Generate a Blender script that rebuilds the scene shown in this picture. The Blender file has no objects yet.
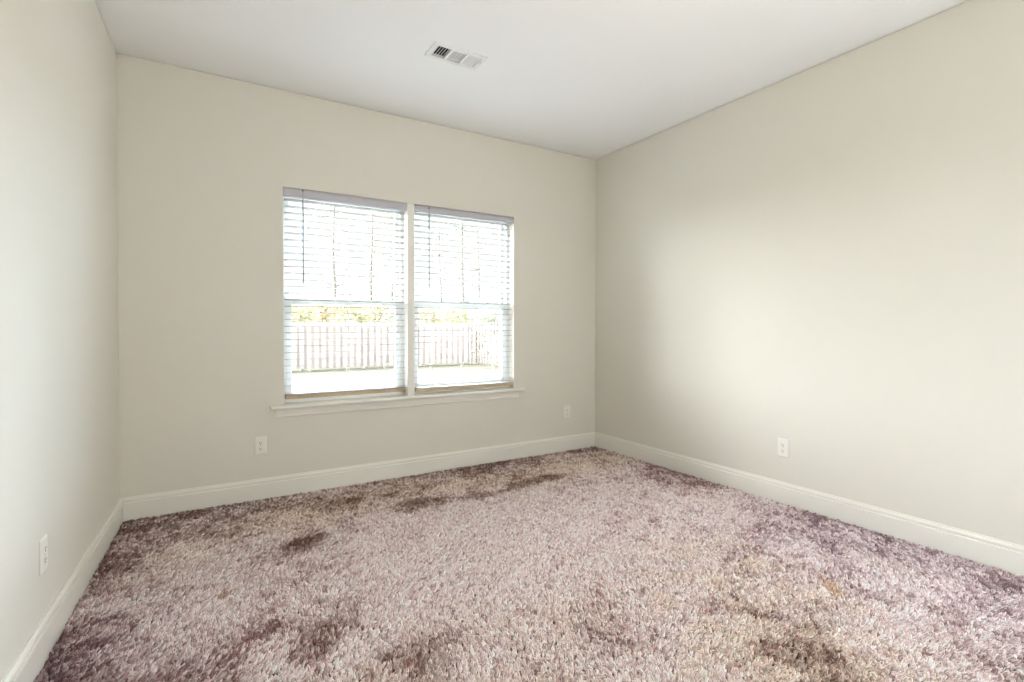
import bpy, bmesh, math, random
import numpy as np
from mathutils import Vector, Matrix

SC = bpy.context.scene
W, H = 3.638, 2.74            # room width along the window wall, ceiling height
COL = SC.collection
random.seed(7)

# ------------------------------------------------------------------ camera
F_PX, YAW, PITCH = 508.11, 0.5477, -0.0112
CAM = Vector((0.4178, -3.7464, 1.1348))
cd = bpy.data.cameras.new('camera')
cd.sensor_fit = 'HORIZONTAL'
cd.sensor_width = 36.0
cd.lens = F_PX / 1024.0 * 36.0
cd.shift_y = -8.1 / 1024.0
cd.clip_start = 0.02
cd.clip_end = 200
cam = bpy.data.objects.new('camera', cd)
COL.objects.link(cam)
fw = Vector((math.sin(YAW) * math.cos(PITCH), math.cos(YAW) * math.cos(PITCH), math.sin(PITCH)))
cam.location = CAM
cam.rotation_euler = fw.to_track_quat('-Z', 'Y').to_euler()
SC.camera = cam

# ------------------------------------------------------------------ sky, sun, lights, exposure
world = bpy.data.worlds.new('overcast_sky')
SC.world = world
world.use_nodes = True
bg = world.node_tree.nodes['Background']
bg.inputs[0].default_value = (0.88, 0.94, 1.0, 1)
bg.inputs[1].default_value = 1.5

def add_light(name, kind, loc, energy, color, aim=None, **kw):
    l = bpy.data.lights.new(name, kind)
    l.energy = energy
    l.color = color
    for k, v in kw.items():
        setattr(l, k, v)
    o = bpy.data.objects.new(name, l)
    COL.objects.link(o)
    o.location = loc
    if aim is not None:
        o.rotation_euler = (Vector(aim) - Vector(loc)).to_track_quat('-Z', 'Y').to_euler()
    return o

# soft daylight high in front of the window, plus added low lamps lighting the side walls
def soft_sun(name, az, el, energy, color, angle):
    d = Vector((math.sin(math.radians(az)) * math.cos(math.radians(el)), math.cos(math.radians(az)) * math.cos(math.radians(el)), math.sin(math.radians(el))))
    add_light(name, 'SUN', d * 14, energy, color, aim=(0, 0, 0), angle=math.radians(angle))
soft_sun('sun', 0, 32, 50.0, (0.93, 0.97, 1.06), 80)
soft_sun('side_fill_east', 60, 13, 24.0, (0.78, 0.96, 1.18), 80)
soft_sun('side_fill_west', -74, 17, 46.0, (0.97, 0.97, 0.99), 84)
# added fill lamp in the unseen hall behind the viewer
add_light('hall_fill', 'AREA', (1.1, -5.6, 1.45), 20.0, (1.0, 0.9, 0.76), aim=(1.6, 0, 1.3),
          shape='RECTANGLE', size=1.5, size_y=2.2)
# added fill lamp in an unseen opening of the right wall, behind the viewer
add_light('right_fill', 'AREA', (W + 0.14, -3.75, 1.45), 14.0, (0.88, 0.96, 1.0), aim=(0, -3.75, 1.45),
          shape='RECTANGLE', size=1.1, size_y=1.35)
# added warm fill lamp, above and outside the frame
add_light('warm_fill', 'POINT', (1.85, -2.70, 2.42), 12.0, (1.0, 0.84, 0.60), shadow_soft_size=0.17)

SC.view_settings.view_transform = 'Standard'
SC.view_settings.look = 'None'
SC.view_settings.exposure = 0.14
SC.view_settings.gamma = 1.0
SC.view_settings.use_curve_mapping = False
SC.cycles.use_denoising = True
SC.cycles.max_bounces = 16
SC.cycles.diffuse_bounces = 8
SC.cycles.transparent_max_bounces = 16

# ------------------------------------------------------------------ helpers
SKEW = -0.0425                # the left wall opens slightly toward the viewer
DEPTH = 4.45                  # window wall to rear wall

def new_mat(name, color, rough=0.6, spec=0.3, noise=None, bump=None, var=0.06):
    m = bpy.data.materials.new(name)
    m.use_nodes = True
    nt = m.node_tree
    b = nt.nodes['Principled BSDF']
    b.inputs['Base Color'].default_value = (*color, 1)
    b.inputs['Roughness'].default_value = rough
    b.inputs['Specular IOR Level'].default_value = spec
    tc = nt.nodes.new('ShaderNodeTexCoord')
    if noise:
        n = nt.nodes.new('ShaderNodeTexNoise')
        n.inputs['Scale'].default_value = noise
        n.inputs['Detail'].default_value = 4
        nt.links.new(tc.outputs['Object'], n.inputs['Vector'])
        mix = nt.nodes.new('ShaderNodeMix')
        mix.data_type = 'RGBA'
        mix.inputs['A'].default_value = (*[max(0, c * (1 - var)) for c in color], 1)
        mix.inputs['B'].default_value = (*[min(1, c * (1 + var)) for c in color], 1)
        nt.links.new(n.outputs['Fac'], mix.inputs['Factor'])
        nt.links.new(mix.outputs['Result'], b.inputs['Base Color'])
    if bump:
        n2 = nt.nodes.new('ShaderNodeTexNoise')
        n2.inputs['Scale'].default_value = bump[0]
        n2.inputs['Detail'].default_value = 3
        nt.links.new(tc.outputs['Object'], n2.inputs['Vector'])
        bp = nt.nodes.new('ShaderNodeBump')
        bp.inputs['Strength'].default_value = bump[1]
        bp.inputs['Distance'].default_value = bump[2]
        nt.links.new(n2.outputs['Fac'], bp.inputs['Height'])
        nt.links.new(bp.outputs['Normal'], b.inputs['Normal'])
    return m

M = {}
M['wall'] = new_mat('beige_wall_paint', (0.71, 0.69, 0.625), 0.75, 0.2, noise=2.0, bump=(160, 0.12, 0.002), var=0.012)
M['ceiling'] = new_mat('ceiling_paint', (0.90, 0.905, 0.91), 0.9, 0.1, noise=1.2, bump=(120, 0.1, 0.002), var=0.012)
M['trim'] = new_mat('semigloss_trim_paint', (0.80, 0.785, 0.73), 0.4, 0.4, noise=3.0, var=0.015)
M['vinyl'] = new_mat('white_vinyl', (0.74, 0.77, 0.78), 0.35, 0.4, noise=4.0, var=0.01)
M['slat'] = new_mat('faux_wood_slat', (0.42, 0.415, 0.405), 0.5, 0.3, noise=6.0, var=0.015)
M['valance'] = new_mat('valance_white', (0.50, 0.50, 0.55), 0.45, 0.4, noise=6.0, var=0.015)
M['rail'] = new_mat('tan_bottom_rail', (0.52, 0.41, 0.27), 0.5, 0.3, noise=14.0, var=0.10)
M['cord'] = new_mat('white_cord', (0.75, 0.75, 0.73), 0.8, 0.1, noise=40.0, var=0.03)
M['wand'] = new_mat('grey_wand', (0.20, 0.20, 0.22), 0.35, 0.5, noise=20.0, var=0.05)
M['hook'] = new_mat('dark_hook', (0.05, 0.05, 0.05), 0.4, 0.5, noise=20.0, var=0.05)
M['plate'] = new_mat('white_plastic', (0.80, 0.79, 0.74), 0.35, 0.45, noise=10.0, var=0.01)
M['slot'] = new_mat('dark_slot', (0.03, 0.028, 0.025), 0.6, 0.2, noise=10.0, var=0.05)
M['screw'] = new_mat('painted_screw', (0.55, 0.54, 0.50), 0.4, 0.5, noise=10.0, var=0.05)
M['register'] = new_mat('white_register_enamel', (0.80, 0.80, 0.80), 0.4, 0.4, noise=8.0, var=0.015)
M['duct'] = new_mat('dark_duct', (0.035, 0.045, 0.065), 0.7, 0.2, noise=8.0, var=0.1)
M['backing'] = new_mat('carpet_backing', (0.10, 0.065, 0.06), 1.0, 0.0, noise=30.0, var=0.2)
M['hall'] = new_mat('hall_paint', (0.70, 0.66, 0.56), 0.8, 0.2, noise=2.0, var=0.01)
M['fence'] = new_mat('weathered_fence_board', (0.62, 0.565, 0.55), 0.85, 0.1, noise=3.0, var=0.15)
M['fence_shaded'] = new_mat('shaded_fence_board', (0.50, 0.44, 0.42), 0.85, 0.1, noise=3.0, var=0.15)  # rear boards and posts darkened to paint shade into the gaps
M['fence_dimmed'] = new_mat('dimmed_fence_board', (0.20, 0.17, 0.16), 0.85, 0.1, noise=3.0, var=0.15)  # side fence colour darkened to offset the bright west lamp
M['lawn'] = new_mat('dormant_lawn', (0.11, 0.105, 0.08), 1.0, 0.0, noise=1.2, bump=(40, 0.5, 0.02), var=0.12)
M['bark'] = new_mat('grey_bark', (0.20, 0.18, 0.165), 0.9, 0.1, noise=9.0, bump=(30, 0.5, 0.02), var=0.25)
M['leaf_yellow'] = new_mat('yellow_green_leaf', (0.50, 0.48, 0.30), 0.7, 0.1, noise=2.0, var=0.25)
M['leaf_tan'] = new_mat('tan_leaf', (0.50, 0.43, 0.31), 0.7, 0.1, noise=2.0, var=0.25)
M['leaf_pale'] = new_mat('pale_green_leaf', (0.48, 0.50, 0.40), 0.7, 0.1, noise=2.0, var=0.2)

# clear window glass: see-through with a weak reflection
g = bpy.data.materials.new('window_glass')
g.use_nodes = True
nt = g.node_tree
nt.nodes.clear()
out = nt.nodes.new('ShaderNodeOutputMaterial')
tr = nt.nodes.new('ShaderNodeBsdfTransparent'); tr.inputs[0].default_value = (0.95, 0.97, 0.96, 1)
gl = nt.nodes.new('ShaderNodeBsdfGlossy'); gl.inputs['Roughness'].default_value = 0.02
lw = nt.nodes.new('ShaderNodeLayerWeight'); lw.inputs['Blend'].default_value = 0.15
mx = nt.nodes.new('ShaderNodeMixShader')
nt.links.new(lw.outputs['Fresnel'], mx.inputs[0])
nt.links.new(tr.outputs[0], mx.inputs[1]); nt.links.new(gl.outputs[0], mx.inputs[2])
nt.links.new(mx.outputs[0], out.inputs[0])
M['glass'] = g

def box(bm, x0, x1, y0, y1, z0, z1, mi=0, bevel=0.0, mat=None):
    c = [(x0, y0, z0), (x1, y0, z0), (x1, y1, z0), (x0, y1, z0), (x0, y0, z1), (x1, y0, z1), (x1, y1, z1), (x0, y1, z1)]
    vs = [bm.verts.new(Vector(v) if mat is None else mat @ Vector(v)) for v in c]
    fs = []
    for f in ((3, 2, 1, 0), (4, 5, 6, 7), (0, 1, 5, 4), (1, 2, 6, 5), (2, 3, 7, 6), (3, 0, 4, 7)):
        fc = bm.faces.new([vs[i] for i in f]); fc.material_index = mi; fs.append(fc)
    if bevel > 0:
        es = list({e for f in fs for e in f.edges})
        bmesh.ops.bevel(bm, geom=es, offset=bevel, segments=2, affect='EDGES', profile=0.6)
    return vs

def cyl(bm, p0, p1, r0, r1=None, n=12, cap=True):
    r1 = r0 if r1 is None else r1
    p0, p1 = Vector(p0), Vector(p1)
    d = (p1 - p0).normalized()
    a = d.orthogonal().normalized(); b = d.cross(a)
    A = [bm.verts.new(p0 + (a * math.cos(t) + b * math.sin(t)) * r0) for t in [2 * math.pi * i / n for i in range(n)]]
    B = [bm.verts.new(p1 + (a * math.cos(t) + b * math.sin(t)) * r1) for t in [2 * math.pi * i / n for i in range(n)]]
    for i in range(n):
        bm.faces.new((A[i], A[(i + 1) % n], B[(i + 1) % n], B[i])).smooth = True
    if cap:
        bm.faces.new(A[::-1]); bm.faces.new(B)

def prism(bm, pts0, pts1, cap=True):
    """loft between two matching closed outlines"""
    A = [bm.verts.new(p) for p in pts0]; B = [bm.verts.new(p) for p in pts1]
    n = len(A)
    for i in range(n):
        bm.faces.new((A[i], A[(i + 1) % n], B[(i + 1) % n], B[i]))
    if cap:
        bm.faces.new(A[::-1]); bm.faces.new(B)

def obj(name, bm, mats, parent=None, normals=True):
    if normals:
        bmesh.ops.recalc_face_normals(bm, faces=bm.faces[:])
    me = bpy.data.meshes.new(name)
    bm.to_mesh(me); bm.free()
    for m in (mats if isinstance(mats, (list, tuple)) else [mats]):
        me.materials.append(m)
    o = bpy.data.objects.new(name, me)
    COL.objects.link(o)
    if parent is not None:
        o.parent = parent
    return o

def struct(name, bm, mats, label=None):
    o = obj(name, bm, mats)
    o['kind'] = 'structure'
    if label: o['label'] = label
    return o

def thing(name, label, cat, loc=(0, 0, 0), rotz=0.0, group=None):
    o = bpy.data.objects.new(name, None)
    COL.objects.link(o)
    o.location = loc; o.rotation_euler = (0, 0, rotz)
    o.empty_display_size = 0.05
    o['label'] = label; o['category'] = cat
    if group: o['group'] = group
    return o

def copy_tree(root, loc, rotz, label, scale=None):
    r = root.copy(); COL.objects.link(r)
    r.location = loc; r.rotation_euler = (0, 0, rotz)
    if scale: r.scale = (scale,) * 3
    r['label'] = label
    for ch in list(root.children):
        c = ch.copy(); COL.objects.link(c); c.parent = r
        for gch in list(ch.children):
            d = gch.copy(); COL.objects.link(d); d.parent = c
    return r

def lx(y):               # x of the left wall face at depth y
    return SKEW * (-y)

# ------------------------------------------------------------------ room shell
FZ = -0.019                                           # carpet backing; the pile tips reach z = 0
OX0, OX1, OZ0, OZ1 = 0.890, 2.722, 0.610, 2.086     # window opening
WT = 0.19                                            # wall thickness

bm = bmesh.new()
box(bm, -0.40, W + 0.12, -DEPTH - 1.8, WT, -0.12, FZ)
struct('floor', bm, M['backing'], 'carpeted bedroom floor')

bm = bmesh.new()
VX0, VX1, VY0, VY1 = 1.565, 1.857, -1.061, -0.929     # hole for the air register
zt = H + 0.12
box(bm, -0.40, VX0, -DEPTH - 1.8, WT, H, zt)
box(bm, VX1, W + 0.12, -DEPTH - 1.8, WT, H, zt)
box(bm, VX0, VX1, -DEPTH - 1.8, VY0, H, zt)
box(bm, VX0, VX1, VY1, WT, H, zt)
struct('ceiling', bm, M['ceiling'], 'smooth off-white ceiling')

bm = bmesh.new()
SHADE_GAP_B = 0.007  # gap added at the wall top for a dark shadow line
box(bm, -0.14, OX0, 0, WT, FZ, H - SHADE_GAP_B)
box(bm, OX1, W + 0.12, 0, WT, FZ, H - SHADE_GAP_B)
box(bm, OX0, OX1, 0, WT, FZ, OZ0 - 0.026)
box(bm, OX0, OX1, 0, WT, OZ1, H - SHADE_GAP_B)
box(bm, -0.14, W + 0.12, 0.012, WT, H - SHADE_GAP_B, H)
struct('wall_back', bm, M['wall'], 'beige wall holding the double window')

yb = -DEPTH
def skew_box(bm, ya, yb_, z0, z1):
    prism(bm, [Vector((lx(y) + d, y, z0)) for y, d in ((ya, -0.14), (ya, 0), (yb_, 0), (yb_, -0.14))],
          [Vector((lx(y) + d, y, z1)) for y, d in ((ya, -0.14), (ya, 0), (yb_, 0), (yb_, -0.14))])
bm = bmesh.new()
SHADE_GAP_L = 0.006                                            # gap added under the ceiling to draw a shadow line, as on the other walls
skew_box(bm, 0, yb, FZ, H - SHADE_GAP_L)
prism(bm, [Vector((lx(y) + d, y, H - SHADE_GAP_L)) for y, d in ((0, -0.14), (0, -0.012), (yb, -0.012), (yb, -0.14))],
      [Vector((lx(y) + d, y, H)) for y, d in ((0, -0.14), (0, -0.012), (yb, -0.012), (yb, -0.14))])
struct('wall_left', bm, M['wall'], 'pale wall at the left')

bm = bmesh.new()
box(bm, W, W + 0.12, -3.20, 0, FZ, H - 0.004); box(bm, W, W + 0.12, -DEPTH, -4.30, FZ, H - 0.004)
box(bm, W + 0.012, W + 0.12, -DEPTH, 0, H - 0.004, H)
box(bm, W, W + 0.12, -4.30, -3.20, FZ, 0.78); box(bm, W, W + 0.12, -4.30, -3.20, 2.12, H - 0.004)  # unseen opening added for the fill lamp
struct('wall_right', bm, M['wall'], 'long cream wall at the right')

# rear wall with a wide cased doorway to the hall, behind the viewer
DX0, DX1, DZ = 0.25, 1.95, 2.30
bm = bmesh.new()
box(bm, -0.40, DX0, yb - 0.12, yb, FZ, H)
box(bm, DX1, W + 0.12, yb - 0.12, yb, FZ, H)
box(bm, DX0, DX1, yb - 0.12, yb, DZ, H)
struct('wall_rear', bm, M['wall'], 'wall behind the viewer with a doorway')
bm = bmesh.new()
box(bm, -0.40, -0.28, yb - 1.8, yb - 0.12, FZ, H)
box(bm, W, W + 0.12, yb - 1.8, yb - 0.12, FZ, H)
box(bm, -0.28, W, yb - 1.8, yb - 1.68, FZ, H)
struct('wall_hall_unseen', bm, M['hall'], 'unseen hall walls beyond the doorway')

# ------------------------------------------------------------------ baseboards
BH = 0.1288
PROF = [(0, -0.017), (0.0145, -0.017), (0.0145, 0.092), (0.0135, 0.0955), (0.0060, 0.0975), (0.0060, 0.1035), (0.0115, 0.1055), (0.0115, 0.1120),
        (0.0095, 0.1175), (0.0060, 0.1220), (0.0050, BH), (0, BH)]
bm = bmesh.new()
prism(bm, [Vector((t * (1 if True else 0) - 0 , -t, z)) for t, z in PROF], [Vector((W - t, -t, z)) for t, z in PROF])
struct('baseboard_back', bm, M['trim'], 'off-white baseboard under the window')
bm = bmesh.new()
prism(bm, [Vector((t, -t, z)) for t, z in PROF], [Vector((lx(yb) + t, yb, z)) for t, z in PROF])
struct('baseboard_left', bm, M['trim'], 'off-white baseboard along the left wall')
bm = bmesh.new()
prism(bm, [Vector((W - t, -t, z)) for t, z in PROF], [Vector((W - t, yb, z)) for t, z in PROF])
struct('baseboard_right', bm, M['trim'], 'off-white baseboard along the right wall')

# ------------------------------------------------------------------ window
MX0, MX1 = 1.765, 1.821
bm = bmesh.new()
box(bm, MX0, MX1, 0.002, WT, OZ0, OZ1 - 0.0005, bevel=0.002)
struct('trim_1', bm, M['trim'], 'white post between the two windows')

# stool (inner sill board with horns) and apron below it
bm = bmesh.new()
SX0, SX1 = 0.805, 2.803
pr = [(0.0, OZ0 - 0.026), (-0.046, OZ0 - 0.026), (-0.053, OZ0 - 0.021), (-0.055, OZ0 - 0.013), (-0.053, OZ0 - 0.005), (-0.046, OZ0), (0.0, OZ0)]
prism(bm, [Vector((SX0, y, z)) for y, z in pr], [Vector((SX1, y, z)) for y, z in pr])
box(bm, OX0, OX1, -0.001, WT, OZ0 - 0.026, OZ0)
struct('trim_2', bm, M['trim'], 'white window stool board')
bm = bmesh.new()
ap = [(0.0, 0.528), (-0.010, 0.528), (-0.013, 0.532), (-0.012, 0.540), (-0.014, 0.552), (-0.014, 0.575), (-0.014, 0.5838), (0, 0.5838)]
prism(bm, [Vector((0.834, y, z)) for y, z in ap], [Vector((2.765, y, z)) for y, z in ap])
struct('trim_3', bm, M['trim'], 'white apron board under the window stool')

def make_window(name, x0, x1, label):
    bm = bmesh.new()
    f = 0.026
    z0, z1 = OZ0, OZ1
    y0, y1 = 0.088, 0.182
    box(bm, x0, x0 + f, y0, y1, z0, z1); box(bm, x1 - f, x1, y0, y1, z0, z1)
    box(bm, x0 + f, x1 - f, y0, y1, z0, z0 + 0.030); box(bm, x0 + f, x1 - f, y0, y1, z1 - f, z1)
    root = obj(name, bm, M['vinyl']); root['kind'] = 'structure'; root['label'] = label
    a0, a1 = x0 + f + 0.001, x1 - f - 0.001
    # lower sash in front, upper sash behind
    def sash(nm, ya, yb_, za, zb, st, top, bot):
        b = bmesh.new()
        box(b, a0, a0 + st, ya, yb_, za, zb, bevel=0.002); box(b, a1 - st, a1, ya, yb_, za, zb, bevel=0.002)
        box(b, a0 + st, a1 - st, ya + .001, yb_ - .001, zb - top, zb, bevel=0.002)
        box(b, a0 + st, a1 - st, ya + .001, yb_ - .001, za, za + bot, bevel=0.002)
        s = obj(nm, b, M['vinyl'], root)
        b = bmesh.new()
        ym = (ya + yb_) / 2
        box(b, a0 + st - 0.004, a1 - st + 0.004, ym - 0.003, ym + 0.003, za + bot - 0.004, zb - top + 0.004)
        obj('pane', b, M['glass'], s)
        return s
    s1 = sash('lower_sash', 0.096, 0.128, z0 + 0.031, 1.338, 0.036, 0.040, 0.045)
    b = bmesh.new()
    xc = (x0 + x1) / 2
    box(b, xc - 0.03, xc + 0.03, 0.108, 0.126, 1.3382, 1.350, bevel=0.003)
    cyl(b, (xc, 0.117, 1.350), (xc, 0.117, 1.356), 0.011, n=14)
    obj('sash_lock', b, M['vinyl'], s1)
    sash('upper_sash', 0.138, 0.170, 1.298, z1 - f - 0.001, 0.026, 0.030, 0.036)
    return root

make_window('window_1', OX0, MX0, 'single-hung white window left of the post')
make_window('window_2', MX1, OX1, 'single-hung white window right of the post')

# ------------------------------------------------------------------ blinds
def make_blind(x0, x1, vz0, vz1, rz, wand_x, ladders, label):
    xc = (x0 + x1) / 2
    root = thing('window_blind', label, 'blind', (xc, 0.042, vz1), 0, 'white slatted blinds in the window')
    L = lambda x, y, z: (x - xc, y - 0.042, z - vz1)
    def lbox(b, a0, a1, b0, b1, c0, c1, **k):
        box(b, a0 - xc, a1 - xc, b0 - 0.042, b1 - 0.042, c0 - vz1, c1 - vz1, **k)
    # steel headrail
    b = bmesh.new()
    lbox(b, x0 + 0.004, x1 - 0.004, 0.022, 0.068, vz0 + 0.008, OZ1 - 0.0005, bevel=0.001)
    obj('headrail', b, M['valance'], root)
    # moulded valance board in front of it
    b = bmesh.new()
    h = vz1 - vz0
    pv = [(0.010, vz0), (0.016, vz0), (0.016, vz1), (0.007, vz1), (0.005, vz1 - 0.12 * h), (0.008, vz1 - 0.22 * h), (0.008, vz0 + 0.22 * h), (0.005, vz0 + 0.12 * h), (0.006, vz0)]
    prism(b, [Vector(L(x0, y, z)) for y, z in pv], [Vector(L(x1, y, z)) for y, z in pv])
    obj('valance', b, M['valance'], root)
    # slats, nearly level, slightly crowned
    b = bmesh.new()
    z = vz0 - 0.016
    n_s = 0
    while z > rz + 0.034:
        top, bot = [], []
        t = math.radians(-5.5)
        for k in range(7):
            s = -0.0245 + 0.049 * k / 6
            crown = 0.0004 * (1 - (s / 0.0245) ** 2)
            yy, zz = s * math.cos(t), s * math.sin(t) + crown
            top.append((0.043 + yy, z + zz + 0.0013)); bot.append((0.043 + yy, z + zz - 0.0013))
        ring = top + bot[::-1]
        jit = random.uniform(-0.0006, 0.0006)
        prism(b, [Vector(L(x0 + 0.009, y, zz + jit)) for y, zz in ring], [Vector(L(x1 - 0.009, y, zz - jit)) for y, zz in ring])
        z -= 0.0457
        n_s += 1
    # last slats resting on the bottom rail
    for k in range(2):
        lbox(b, x0 + 0.009, x1 - 0.009, 0.0185, 0.0675, rz + 0.0265 + 0.0042 * k, rz + 0.0295 + 0.0042 * k)
    obj('slats', b, M['slat'], root)
    # bottom rail
    b = bmesh.new()
    lbox(b, x0 + 0.009, x1 - 0.009, 0.0185, 0.0675, rz, rz + 0.026, bevel=0.004)
    r = obj('bottom_rail', b, M['rail'], root)
    r['label'] = 'tan bottom rail'
    for lxp in ladders:
        b = bmesh.new()
        for yy in (0.0172, 0.0695):
            cyl(b, L(lxp - 0.004, yy, vz0 + 0.01), L(lxp - 0.004, yy, rz + 0.004), 0.0008, n=6)
            cyl(b, L(lxp + 0.004, yy, vz0 + 0.01), L(lxp + 0.004, yy, rz + 0.004), 0.0008, n=6)
        zz = vz0 - 0.016
        while zz > rz + 0.034:
            cyl(b, L(lxp, 0.0172, zz - 0.003), L(lxp, 0.0695, zz - 0.003), 0.0007, n=5)
            zz -= 0.0457
        obj('ladder_cord', b, M['cord'], root)
        b = bmesh.new()
        cyl(b, L(lxp, 0.0190, rz + 0.013), L(lxp, 0.0150, rz + 0.013), 0.0065, 0.0055, n=14)
        obj('cord_button', b, M['slat'], r)
    # tilt wand on its hook
    b = bmesh.new()
    cyl(b, L(wand_x, -0.0015, vz0 - 0.012), L(wand_x, -0.0015, 1.443), 0.0042, n=6)
    cyl(b, L(wand_x, -0.0015, 1.443), L(wand_x, -0.0015, 1.436), 0.0055, 0.0045, n=10)
    wd = obj('tilt_wand', b, M['wand'], root)
    wd['label'] = 'thin dark tilt wand'
    b = bmesh.new()
    cyl(b, L(wand_x, 0.0055, vz1 - 0.007), L(wand_x, -0.001, vz1 - 0.007), 0.0055, n=12)
    cyl(b, L(wand_x, -0.0015, vz1 - 0.008), L(wand_x, -0.0015, vz0 - 0.013), 0.0010, n=6)
    obj('wand_hook', b, M['hook'], wd)
    return root

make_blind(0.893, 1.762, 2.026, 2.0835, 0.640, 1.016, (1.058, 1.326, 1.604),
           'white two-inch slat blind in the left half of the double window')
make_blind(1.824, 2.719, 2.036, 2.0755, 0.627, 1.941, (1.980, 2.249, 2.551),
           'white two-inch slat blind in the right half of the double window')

# ------------------------------------------------------------------ outlets (built facing -Y, back on y = 0, origin at the plate centre)
def outlet_tree(label):
    root = thing('wall_outlet', label, 'outlet', (0, 0, 0), 0, 'duplex outlets low on the walls')
    b = bmesh.new()
    hw, hh = 0.0365, 0.0595
    ro = [(-hw, -hh), (hw, -hh), (hw, hh), (-hw, hh)]
    ri = [(-hw + .006, -hh + .006), (hw - .006, -hh + .006), (hw - .006, hh - .006), (-hw + .006, hh - .006)]
    A = [b.verts.new((x, 0.0, z)) for x, z in ro]
    B = [b.verts.new((x, -0.0030, z)) for x, z in ro]
    C2 = [b.verts.new((x, -0.0062, z)) for x, z in ri]
    b.faces.new(A); b.faces.new(C2)
    for P, Q in ((A, B), (B, C2)):
        for i in range(4):
            b.faces.new((P[i], P[(i + 1) % 4], Q[(i + 1) % 4], Q[i]))
    obj('cover_plate', b, M['plate'], root)
    for s in (-1, 1):
        cz = 0.0195 * s
        b = bmesh.new()
        pts = []
        for k in range(24):
            t = 2 * math.pi * k / 24
            pts.append((max(-0.0145, min(0.0145, 0.0172 * math.cos(t))), cz + max(-0.0135, min(0.0135, 0.0172 * math.sin(t)))))
        prism(b, [Vector((x, -0.0060, z)) for x, z in pts], [Vector((x, -0.0082, z)) for x, z in pts])
        r = obj('receptacle', b, M['plate'], root)
        b = bmesh.new()
        box(b, -0.0078, -0.0050, -0.0086, -0.0080, cz - 0.0012, cz + 0.0075)
        box(b, 0.0050, 0.0078, -0.0086, -0.0080, cz - 0.0002, cz + 0.0070)
        cyl(b, (0, -0.0080, cz - 0.0070), (0, -0.0086, cz - 0.0070), 0.0030, n=14)
        obj('socket_slots', b, M['slot'], r)
    b = bmesh.new()
    cyl(b, (0, -0.0060, 0), (0, -0.0072, 0), 0.0032, n=14)
    obj('screw', b, M['screw'], root)
    return root

o1 = outlet_tree('white duplex outlet on the window wall below and left of the window')
o1.location = (0.745, 0, 0.347)
copy_tree(o1, (3.297, 0, 0.349), 0, 'white duplex outlet on the window wall near the far right corner')
copy_tree(o1, (W, -1.854, 0.351), -math.pi / 2, 'white duplex outlet on the long cream right wall')
yo = -1.40
copy_tree(o1, (lx(yo), yo, 0.345), math.pi / 2 - math.atan(0.0425), 'white duplex outlet on the pale left wall above the baseboard')

# ------------------------------------------------------------------ ceiling air register
root = thing('ceiling_vent', 'white three-section air register in the ceiling', 'vent', (1.711, -0.995, H))
cx, cy = 1.711, -0.995
def rb(b, x0, x1, y0, y1, z0, z1, **k):
    box(b, x0 - cx, x1 - cx, y0 - cy, y1 - cy, z0 - H, z1 - H, **k)
b = bmesh.new()
X0, X1, Y0, Y1 = 1.545, 1.877, -1.078, -0.912
ix0, ix1, iy0, iy1 = 1.572, 1.850, -1.053, -0.937
ft = 0.009
rb(b, X0, ix0, Y0, Y1, H - ft, H - 0.0005); rb(b, ix1, X1, Y0, Y1, H - ft, H - 0.0005)
rb(b, ix0, ix1, Y0, iy0, H - ft, H - 0.0005); rb(b, ix0, ix1, iy1, Y1, H - ft, H - 0.0005)
wsec = (ix1 - ix0 - 2 * 0.014) / 3
secs = [ix0 + k * (wsec + 0.014) for k in range(3)]
for k in (1, 2):
    rb(b, secs[k] - 0.014, secs[k], iy0, iy1, H - ft, H + 0.004)
obj('frame', b, M['register'], root)
def louvre_strip(b, p, along, tilt, half_len, wid=0.013, th=0.0009):
    m = Matrix.Translation(Vector(p))
    m = m @ (Matrix.Rotation(math.pi / 2, 4, 'Z') if along == 'y' else Matrix.Identity(4))
    m = m @ Matrix.Rotation(tilt, 4, 'X')
    box(b, -half_len, half_len, -wid / 2, wid / 2, -th, th, mat=m)
ly = (iy1 - iy0) / 2 - 0.0005
for k, sx in enumerate(secs):
    b = bmesh.new()
    if k in (0, 2):
        nl = 5 if k == 0 else 7
        for j in range(nl):
            x = sx + wsec * (j + 0.5) / nl
            louvre_strip(b, (x - cx, 0, 0.0005), 'y', math.radians(-46 if k == 0 else 6), ly, wid=0.014 if k == 0 else 0.0088)
    else:
        nl = 9
        for j in range(nl):
            y = iy0 + (iy1 - iy0) * (j + 0.5) / nl
            louvre_strip(b, (sx + wsec / 2 - cx, y - cy, 0.0005), 'x', math.radians(8), wsec / 2 - 0.0005, wid=0.0080)
    obj('louvers', b, M['register'], root)
b = bmesh.new()
rb(b, VX0 + 0.001, VX1 - 0.001, VY0 + 0.001, VY1 - 0.001, H + 0.095, H + 0.1)
for (a0, a1, b0, b1) in ((VX0 + .001, VX0 + .003, VY0 + .001, VY1 - .001), (VX1 - .003, VX1 - .001, VY0 + .001, VY1 - .001),
                         (VX0 + .003, VX1 - .003, VY0 + .001, VY0 + .003), (VX0 + .003, VX1 - .003, VY1 - .003, VY1 - .001)):
    rb(b, a0, a1, b0, b1, H + 0.012, H + 0.095)
d = obj('duct_boot', b, M['duct'], root)
d['label'] = 'dark duct behind the louvers'
b = bmesh.new()
rb(b, ix1 + 0.006, ix1 + 0.011, -1.035, -1.005, H - ft - 0.009, H - ft + 0.001, bevel=0.001)
obj('damper_lever', b, M['register'], root)

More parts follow.
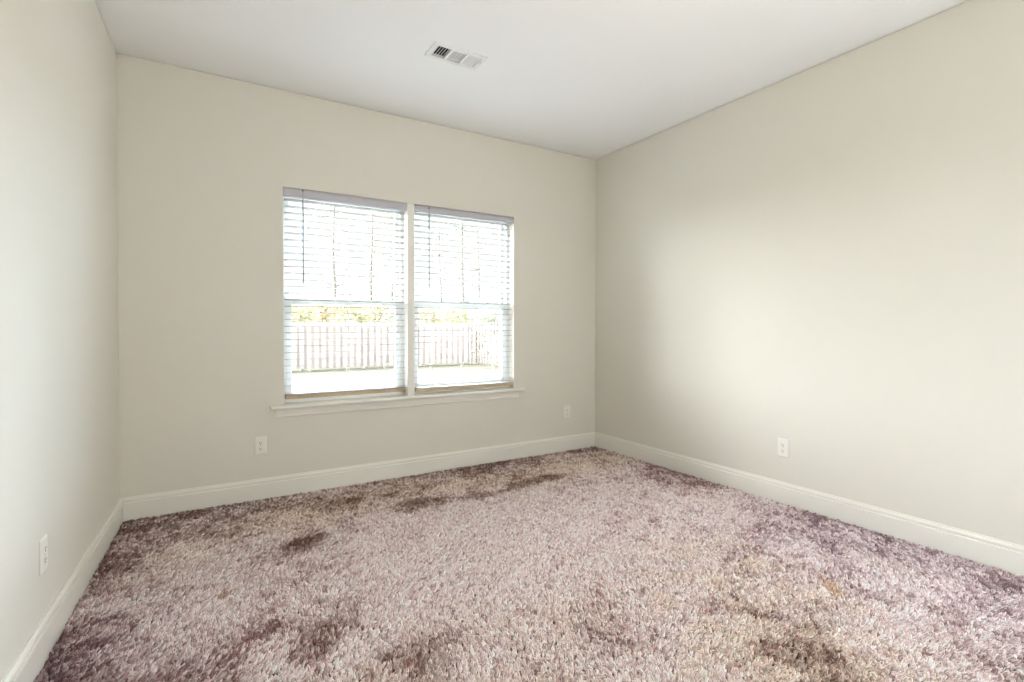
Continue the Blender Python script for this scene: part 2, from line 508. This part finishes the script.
# ------------------------------------------------------------------ carpet pile (twisted yarn tufts)
rng = np.random.default_rng(11)
def vnoise(x, y, scale, seed):
    r = np.random.default_rng(seed)
    n = 512
    gtab = r.random((n, n))
    u, v = x / scale + 97.3, y / scale + 51.7
    i, j = np.floor(u).astype(int), np.floor(v).astype(int)
    fu, fv = u - i, v - j
    fu, fv = fu * fu * (3 - 2 * fu), fv * fv * (3 - 2 * fv)
    i0, i1, j0, j1 = i % n, (i + 1) % n, j % n, (j + 1) % n
    return (gtab[i0, j0] * (1 - fu) * (1 - fv) + gtab[i1, j0] * fu * (1 - fv) + gtab[i0, j1] * (1 - fu) * fv + gtab[i1, j1] * fu * fv)
def fbm(x, y, scale, seed, octs=4):
    s, a, t = 0, 1.0, 0
    for k in range(octs):
        s = s + a * vnoise(x, y, scale / 2 ** k, seed + k); t += a; a *= 0.55
    return s / t
def blob(x, y, cx_, cy_, rx, ry, rot=0.0, seed=0):
    c, s = math.cos(rot), math.sin(rot)
    dx, dy = x - cx_, y - cy_
    u, v = (dx * c + dy * s) / rx, (-dx * s + dy * c) / ry
    d = np.sqrt(u * u + v * v) + (fbm(x, y, 0.11, 300 + seed) - 0.5) * 2.4
    return np.clip(1.25 - d, 0, 1)

sp = 0.0125                                      # tuft spacing
nx, ny = int((W + 0.45) / sp), int((DEPTH + 0.1) / sp)
gx, gy = np.meshgrid(np.arange(nx), np.arange(ny), indexing='ij')
tx = -0.30 + (gx + 0.5 * (gy % 2)) * sp
ty = -DEPTH - 0.05 + gy * sp
tx = (tx + rng.uniform(-0.4, 0.4, tx.shape) * sp).ravel(); ty = (ty + rng.uniform(-0.4, 0.4, ty.shape) * sp).ravel()
keep = (tx > SKEW * (-ty) + 0.017) & (tx < W - 0.018) & (ty < -0.018) & (ty > -DEPTH)
tx, ty = tx[keep], ty[keep]
nt_ = len(tx)
# lean of the pile: trodden one way and brushed the other
ang = 0.5 + 5.0 * (fbm(tx, ty, 0.55, 21, 3) - 0.5) + rng.normal(0, 0.7, nt_)
lean = 0.35 + 0.45 * fbm(tx, ty, 0.30, 31, 3) + rng.normal(0, 0.12, nt_)
lean *= np.clip(np.minimum(np.minimum(tx - SKEW * (-ty), W - tx), -ty) / 0.06 - 0.2, 0.05, 1)
PER = 7                                           # yarn ends per tuft
N = nt_ * PER
cxr = np.repeat(tx, PER); cyr = np.repeat(ty, PER)
a = rng.random(N) * 2 * math.pi; r = np.sqrt(rng.random(N)) * 0.0066
bx, by = cxr + r * np.cos(a), cyr + r * np.sin(a)
hgt = 0.0180 * (0.58 + 0.52 * np.repeat(rng.random(nt_), PER)) * rng.uniform(0.8, 1.1, N)
ldx = np.repeat(lean * np.cos(ang), PER); ldy = np.repeat(lean * np.sin(ang), PER)
tw = a + 1.6 + rng.normal(0, 0.5, N)
rt = r * 0.62 + 0.0010
tipx = cxr + rt * np.cos(tw) + ldx * hgt; tipy = cyr + rt * np.sin(tw) + ldy * hgt
P = np.empty((N, 4, 3), dtype=np.float32)
for k, t in enumerate((0, 0.4, 0.75, 1.0)):
    e = t ** 1.4
    am = a + (tw - a) * e
    rm = r + (rt - r) * e + 0.0012 * math.sin(math.pi * t)
    P[:, k, 0] = cxr + rm * np.cos(am) + ldx * hgt * e
    P[:, k, 1] = cyr + rm * np.sin(am) + ldy * hgt * e
    P[:, k, 2] = FZ + 0.001 + hgt * (t if t < 1 else 0.97)
P[:, :, 0] = np.clip(P[:, :, 0], SKEW * (-P[:, :, 1]) + 0.0155, W - 0.0155)
P[:, :, 1] = np.minimum(P[:, :, 1], -0.0155)

# yarn colour: heathered pale and dark mauve ends; more dark ends in soiled patches and in shade painted along the walls, plus tan tracks and brown stains
nz = lambda sc, sd, o=4: fbm(tx, ty, sc, sd, o) - 0.5
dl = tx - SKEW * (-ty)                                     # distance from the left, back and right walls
soil_shade = 0.09 + 0.80 * nz(0.60, 41, 5) + 0.95 * nz(0.13, 45, 3) + 0.45 * nz(0.05, 46, 2)
soil_shade += 0.50 * np.clip(1.0 - dl / (0.36 + 0.5 * nz(0.5, 51)), 0, 1) + 0.55 * np.clip(1.0 + ty / (0.42 + 0.4 * nz(0.4, 52)), 0, 1)  # shade along the left, back and right walls painted as dark yarn
soil_shade += 0.42 * np.clip(1.0 - (W - tx) / (0.45 + 0.5 * nz(0.6, 53)), 0, 1)
soil_shade -= 0.16 * blob(tx, ty, 1.75, -1.55, 1.05, 0.75, 0.35, 1)  # bright room centre painted in as paler yarn
band = np.clip(1.15 - np.abs((ty + 0.42 + 0.06 * np.sin(tx * 3)) / 0.34) + nz(0.25, 71) * 1.2, 0, 1) * np.clip((tx - 0.2) * 1.5, 0, 1)
tan = np.maximum(np.clip(nz(0.5, 61) * 4 - 0.3, 0, 1) * 0.35, band * 0.8)
edge = np.clip(1.0 - np.abs((ty + 0.655 - 0.04 * np.sin(tx * 5)) / 0.085) + nz(0.16, 73, 3) * 2.6, 0, 1) * np.clip((tx - 1.15) * 2.5, 0, 1) * np.clip((3.0 - tx) * 3, 0, 1)
stain = edge * 0.7
for (bx_, by_, rx, ry, ro, k) in ((0.86, -0.93, 0.17, 0.12, 0.2, 0.85), (1.24, -0.36, 0.08, 0.06, 0, 0.7), (2.24, -2.76, 0.34, 0.16, 0.9, 0.62),
                                  (0.78, -1.22, 0.26, 0.13, 1.3, 0.25), (0.80, -1.80, 0.30, 0.13, 1.1, 0.52), (1.02, -2.12, 0.22, 0.14, 0.6, 0.50), (1.46, -0.70, 0.13, 0.07, 0, 0.5)):
    stain = np.maximum(stain, blob(tx, ty, bx_, by_, rx, ry, ro, int(bx_ * 100)) * k)
tan = np.maximum(tan, blob(tx, ty, 2.25, -2.6, 0.65, 0.40, 0.9, 5) * 0.7)
ochre = np.maximum(blob(tx, ty, 2.76, -2.60, 0.08, 0.035, 0.9, 8) * 0.6, blob(tx, ty, 2.66, -2.84, 0.06, 0.03, 0.9, 9) * 0.5)
ochre = np.maximum(ochre, blob(tx, ty, 0.49, -1.25, 0.05, 0.02, 1.2, 10) * 0.6)
lilac = np.clip(np.clip(1 - (W - tx) / 1.2, 0, 1) * np.clip((-ty - 1.2) / 1.3, 0, 1) * 1.3 + np.clip(0.9 - dl / 0.8, 0, 1) * np.clip((-ty - 0.7) / 1.0, 0, 1) * 1.2 + nz(0.4, 81) * 0.6, 0, 1)
warm = np.clip(1.0 + ty / 1.0, 0, 1)
lightc = np.array([0.95, 0.82, 0.815]) * np.ones((nt_, 1))
darkc = np.array([0.37, 0.205, 0.20]) * np.ones((nt_, 1))
def mixin(c, w, q):
    return c * (1 - w[:, None]) + np.array(q)[None, :] * w[:, None]
lightc = mixin(mixin(lightc, lilac * 0.6, (0.90, 0.78, 0.82)), tan, (0.88, 0.735, 0.63))
darkc = mixin(mixin(mixin(darkc, lilac * 0.6, (0.31, 0.20, 0.26)), warm, (0.26, 0.15, 0.12)), tan * 0.8, (0.28, 0.17, 0.10))
soil_shade = np.clip(soil_shade + stain * 0.75, 0.03, 0.97)
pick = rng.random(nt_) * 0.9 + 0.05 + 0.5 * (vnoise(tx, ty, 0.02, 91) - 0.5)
dk = 1 / (1 + np.exp(-(soil_shade - pick) * 6.5))
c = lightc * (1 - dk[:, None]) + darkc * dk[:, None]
c = c * (1 - 0.30 * soil_shade[:, None])
c = mixin(c, stain * 0.55, (0.20, 0.125, 0.08))
c = mixin(c, ochre, (0.50, 0.29, 0.09))
c = c * rng.lognormal(0, 0.15, (nt_, 1))
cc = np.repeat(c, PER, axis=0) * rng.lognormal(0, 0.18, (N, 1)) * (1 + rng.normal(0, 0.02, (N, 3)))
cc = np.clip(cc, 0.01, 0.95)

hc = bpy.data.hair_curves.new('carpet_pile')
hc.add_curves([4] * N)
hc.attributes['position'].data.foreach_set('vector', P.reshape(-1)) if 'position' in hc.attributes else hc.position_data.foreach_set('vector', P.reshape(-1))
ra = hc.attributes.get('radius') or hc.attributes.new('radius', 'FLOAT', 'POINT')
rad = np.tile(np.array([0.0016, 0.0017, 0.0015, 0.0008], dtype=np.float32), N)
ra.data.foreach_set('value', rad)
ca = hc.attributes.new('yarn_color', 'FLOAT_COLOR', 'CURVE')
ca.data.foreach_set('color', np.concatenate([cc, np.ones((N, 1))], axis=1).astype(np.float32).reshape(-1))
m = bpy.data.materials.new('carpet_yarn')
m.use_nodes = True
nt = m.node_tree
b_ = nt.nodes['Principled BSDF']
b_.inputs['Roughness'].default_value = 0.9
b_.inputs['Specular IOR Level'].default_value = 0.08
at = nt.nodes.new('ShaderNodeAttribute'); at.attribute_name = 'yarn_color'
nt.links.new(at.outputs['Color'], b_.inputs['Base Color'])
hc.materials.append(m)
pile = bpy.data.objects.new('carpet_pile', hc)
COL.objects.link(pile)
pile['kind'] = 'stuff'; pile['category'] = 'carpet'
pile['label'] = 'worn mauve-brown shag carpet with tan tracks and dark stains'

# ------------------------------------------------------------------ yard: lawn, board fence, shrubs and trees
GZ = -0.5
bm = bmesh.new()
box(bm, -40, 70, WT + 0.02, 90, GZ - 0.2, GZ)
o = struct('ground', bm, M['lawn'], 'pale dormant lawn outside')

def fence(name, label, length, loc, rotz, pitch=0.265, front='fence', rear='fence_shaded'):
    root = thing(name, label, 'fence', loc, rotz, 'board fences around the yard')
    b = bmesh.new()
    n = int(length / pitch)
    for i in range(n):
        x = i * pitch
        hh = 1.82 + random.uniform(-0.02, 0.02)
        box(b, x, x + 0.15, -0.045, -0.023, 0.06, hh)
    obj('front_boards', b, M[front], root)
    b = bmesh.new()
    for i in range(n):
        x = i * pitch + pitch / 2
        box(b, x, x + 0.15, 0.023, 0.045, 0.06, 1.81 + random.uniform(-0.02, 0.02))
    obj('rear_boards', b, M[rear], root)
    for z in (0.35, 0.95, 1.55):
        b = bmesh.new()
        box(b, 0, length, -0.021, 0.021, z, z + 0.085)
        obj('rail', b, M[rear], root)
    k = 0.0
    while k <= length:
        b = bmesh.new()
        box(b, k, k + 0.10, 0.046, 0.146, -0.02, 1.80)
        obj('post', b, M[rear], root)
        k += 2.4
    return root

fence('board_fence', 'pale board fence running across the far side of the yard', 14.4, (-3.6, 16.8, GZ), 0)
fence('board_fence', 'pale board fence running back toward the house at the right', 9.6, (10.9, 16.6, GZ), -math.pi / 2, front='fence_dimmed', rear='fence_dimmed')

def leaf_mesh(n, rx, rz, zc, size, seed, shell=0.4):
    r = random.Random(seed)
    b = bmesh.new()
    for i in range(n):
        while True:
            v = Vector((r.uniform(-1, 1), r.uniform(-1, 1), r.uniform(-1, 1)))
            if shell < v.length < 1: break
        lump = 0.75 + 0.25 * math.sin(v.x * 5 + seed) * math.cos(v.z * 6 + v.y * 4)
        p = Vector((v.x * rx * lump, v.y * rx * lump, zc + v.z * rz * lump))
        d = Vector((r.gauss(0, 1), r.gauss(0, 1), r.gauss(0, .6))).normalized()
        e = d.orthogonal().normalized(); f = d.cross(e)
        s = size * r.uniform(0.6, 1.3)
        vs = [b.verts.new(p + q) for q in (e * s, f * s * .45 + d * s * .15, -e * s, -f * s * .45 + d * s * .15)]
        b.faces.new(vs)
    return b

def shrub(label, mat, loc, seed, rx=1.3, rz=1.15):
    root = thing('bush', label, 'bush', loc, 0, 'bushes behind the fence')
    obj('foliage', leaf_mesh(1500, rx, rz, rz + 0.75, 0.12, seed), mat, root, normals=False)
    b = bmesh.new()
    r = random.Random(seed)
    for k in range(6):
        t = k * 1.05
        cyl(b, (0.08 * math.cos(t), 0.08 * math.sin(t), -0.02), (0.5 * rx * math.cos(t), 0.5 * rx * math.sin(t), rz + 0.7), 0.04, 0.012, n=7)
    obj('stems', b, M['bark'], root)
    return root

def tree(label, mat, loc, seed, h=11.0):
    root = thing('tree', label, 'tree', loc, 0, 'slender trees behind the fence')
    r = random.Random(seed)
    b = bmesh.new()
    px, py, pz, rr = 0.0, 0.0, -0.05, 0.15
    joints = []
    for k in range(8):
        q = (px + r.uniform(-.08, .08), py + r.uniform(-.08, .08), pz + h / 8)
        cyl(b, (px, py, pz), q, rr, rr * 0.86, n=9, cap=(k in (0, 7)))
        px, py, pz = q; rr *= 0.86
        joints.append(q)
    obj('trunk', b, M['bark'], root)
    tips = []
    for q in joints[1:]:
        for k in range(3):
            t = r.uniform(0, 6.28); L = r.uniform(0.8, 1.5)
            e = (q[0] + L * math.cos(t), q[1] + L * math.sin(t), q[2] + r.uniform(.2, .8))
            b = bmesh.new()
            cyl(b, q, e, 0.035, 0.008, n=6); tips.append(e)
            obj('branch', b, M['bark'], root)
    b = bmesh.new()
    for e in tips:
        for k in range(34):
            p = Vector(e) + Vector((r.gauss(0, .35), r.gauss(0, .35), r.gauss(0, .25)))
            d = Vector((r.gauss(0, 1), r.gauss(0, 1), r.gauss(0, 1))).normalized()
            e1 = d.orthogonal().normalized(); f1 = d.cross(e1); s = r.uniform(.06, .13)
            b.faces.new([b.verts.new(p + v) for v in (e1 * s, f1 * s * .5, -e1 * s, -f1 * s * .5)])
    obj('crown', b, mat, root, normals=False)
    return root

def at_px(u, y):       # ground point at depth y seen in image column u
    rt_ = Vector((math.cos(YAW), -math.sin(YAW), 0)); f_ = Vector((math.sin(YAW), math.cos(YAW), 0))
    d = f_ + rt_ * ((u - 512) / F_PX)
    t = (y - CAM.y) / d.y
    return (CAM.x + d.x * t, y, GZ)

for u, y, mt, lab in ((296, 18.6, 'leaf_yellow', 'yellow-green bush seen at the left edge of the left window'),
                      (322, 21.0, 'leaf_tan', 'tan bush right of the yellow-green one in the left window'),
                      (352, 18.6, 'leaf_yellow', 'yellow-green bush seen in the middle of the left window'),
                      (378, 21.0, 'leaf_tan', 'dense tan bush behind the fence in the left window'),
                      (402, 18.6, 'leaf_pale', 'pale green bush beside the post between the windows'),
                      (428, 21.0, 'leaf_tan', 'tan bush near the left edge of the right window'),
                      (455, 18.6, 'leaf_yellow', 'yellow-green bush seen in the middle of the right window'),
                      (486, 21.0, 'leaf_pale', 'pale bush seen toward the right edge of the right window')):
    shrub(lab, M[mt], at_px(u, y), int(u), rx=random.uniform(0.95, 1.1), rz=random.uniform(1.0, 1.25))
for u, y, mt, lab in ((336, 23.0, 'leaf_pale', 'slender pale tree in the middle of the left window'),
                      (372, 27.5, 'leaf_yellow', 'slender yellow-green tree right of centre in the left window'),
                      (393, 31.0, 'leaf_yellow', 'slender yellow-green tree next to the post between the windows'),
                      (440, 32.5, 'leaf_pale', 'slender pale tree in the left part of the right window'),
                      (462, 24.0, 'leaf_pale', 'slender pale tree in the middle of the right window'),
                      (480, 29.0, 'leaf_pale', 'slender pale tree in the right part of the right window')):
    tree(lab, M[mt], at_px(u, y), int(u) + 3, h=random.uniform(10, 13))
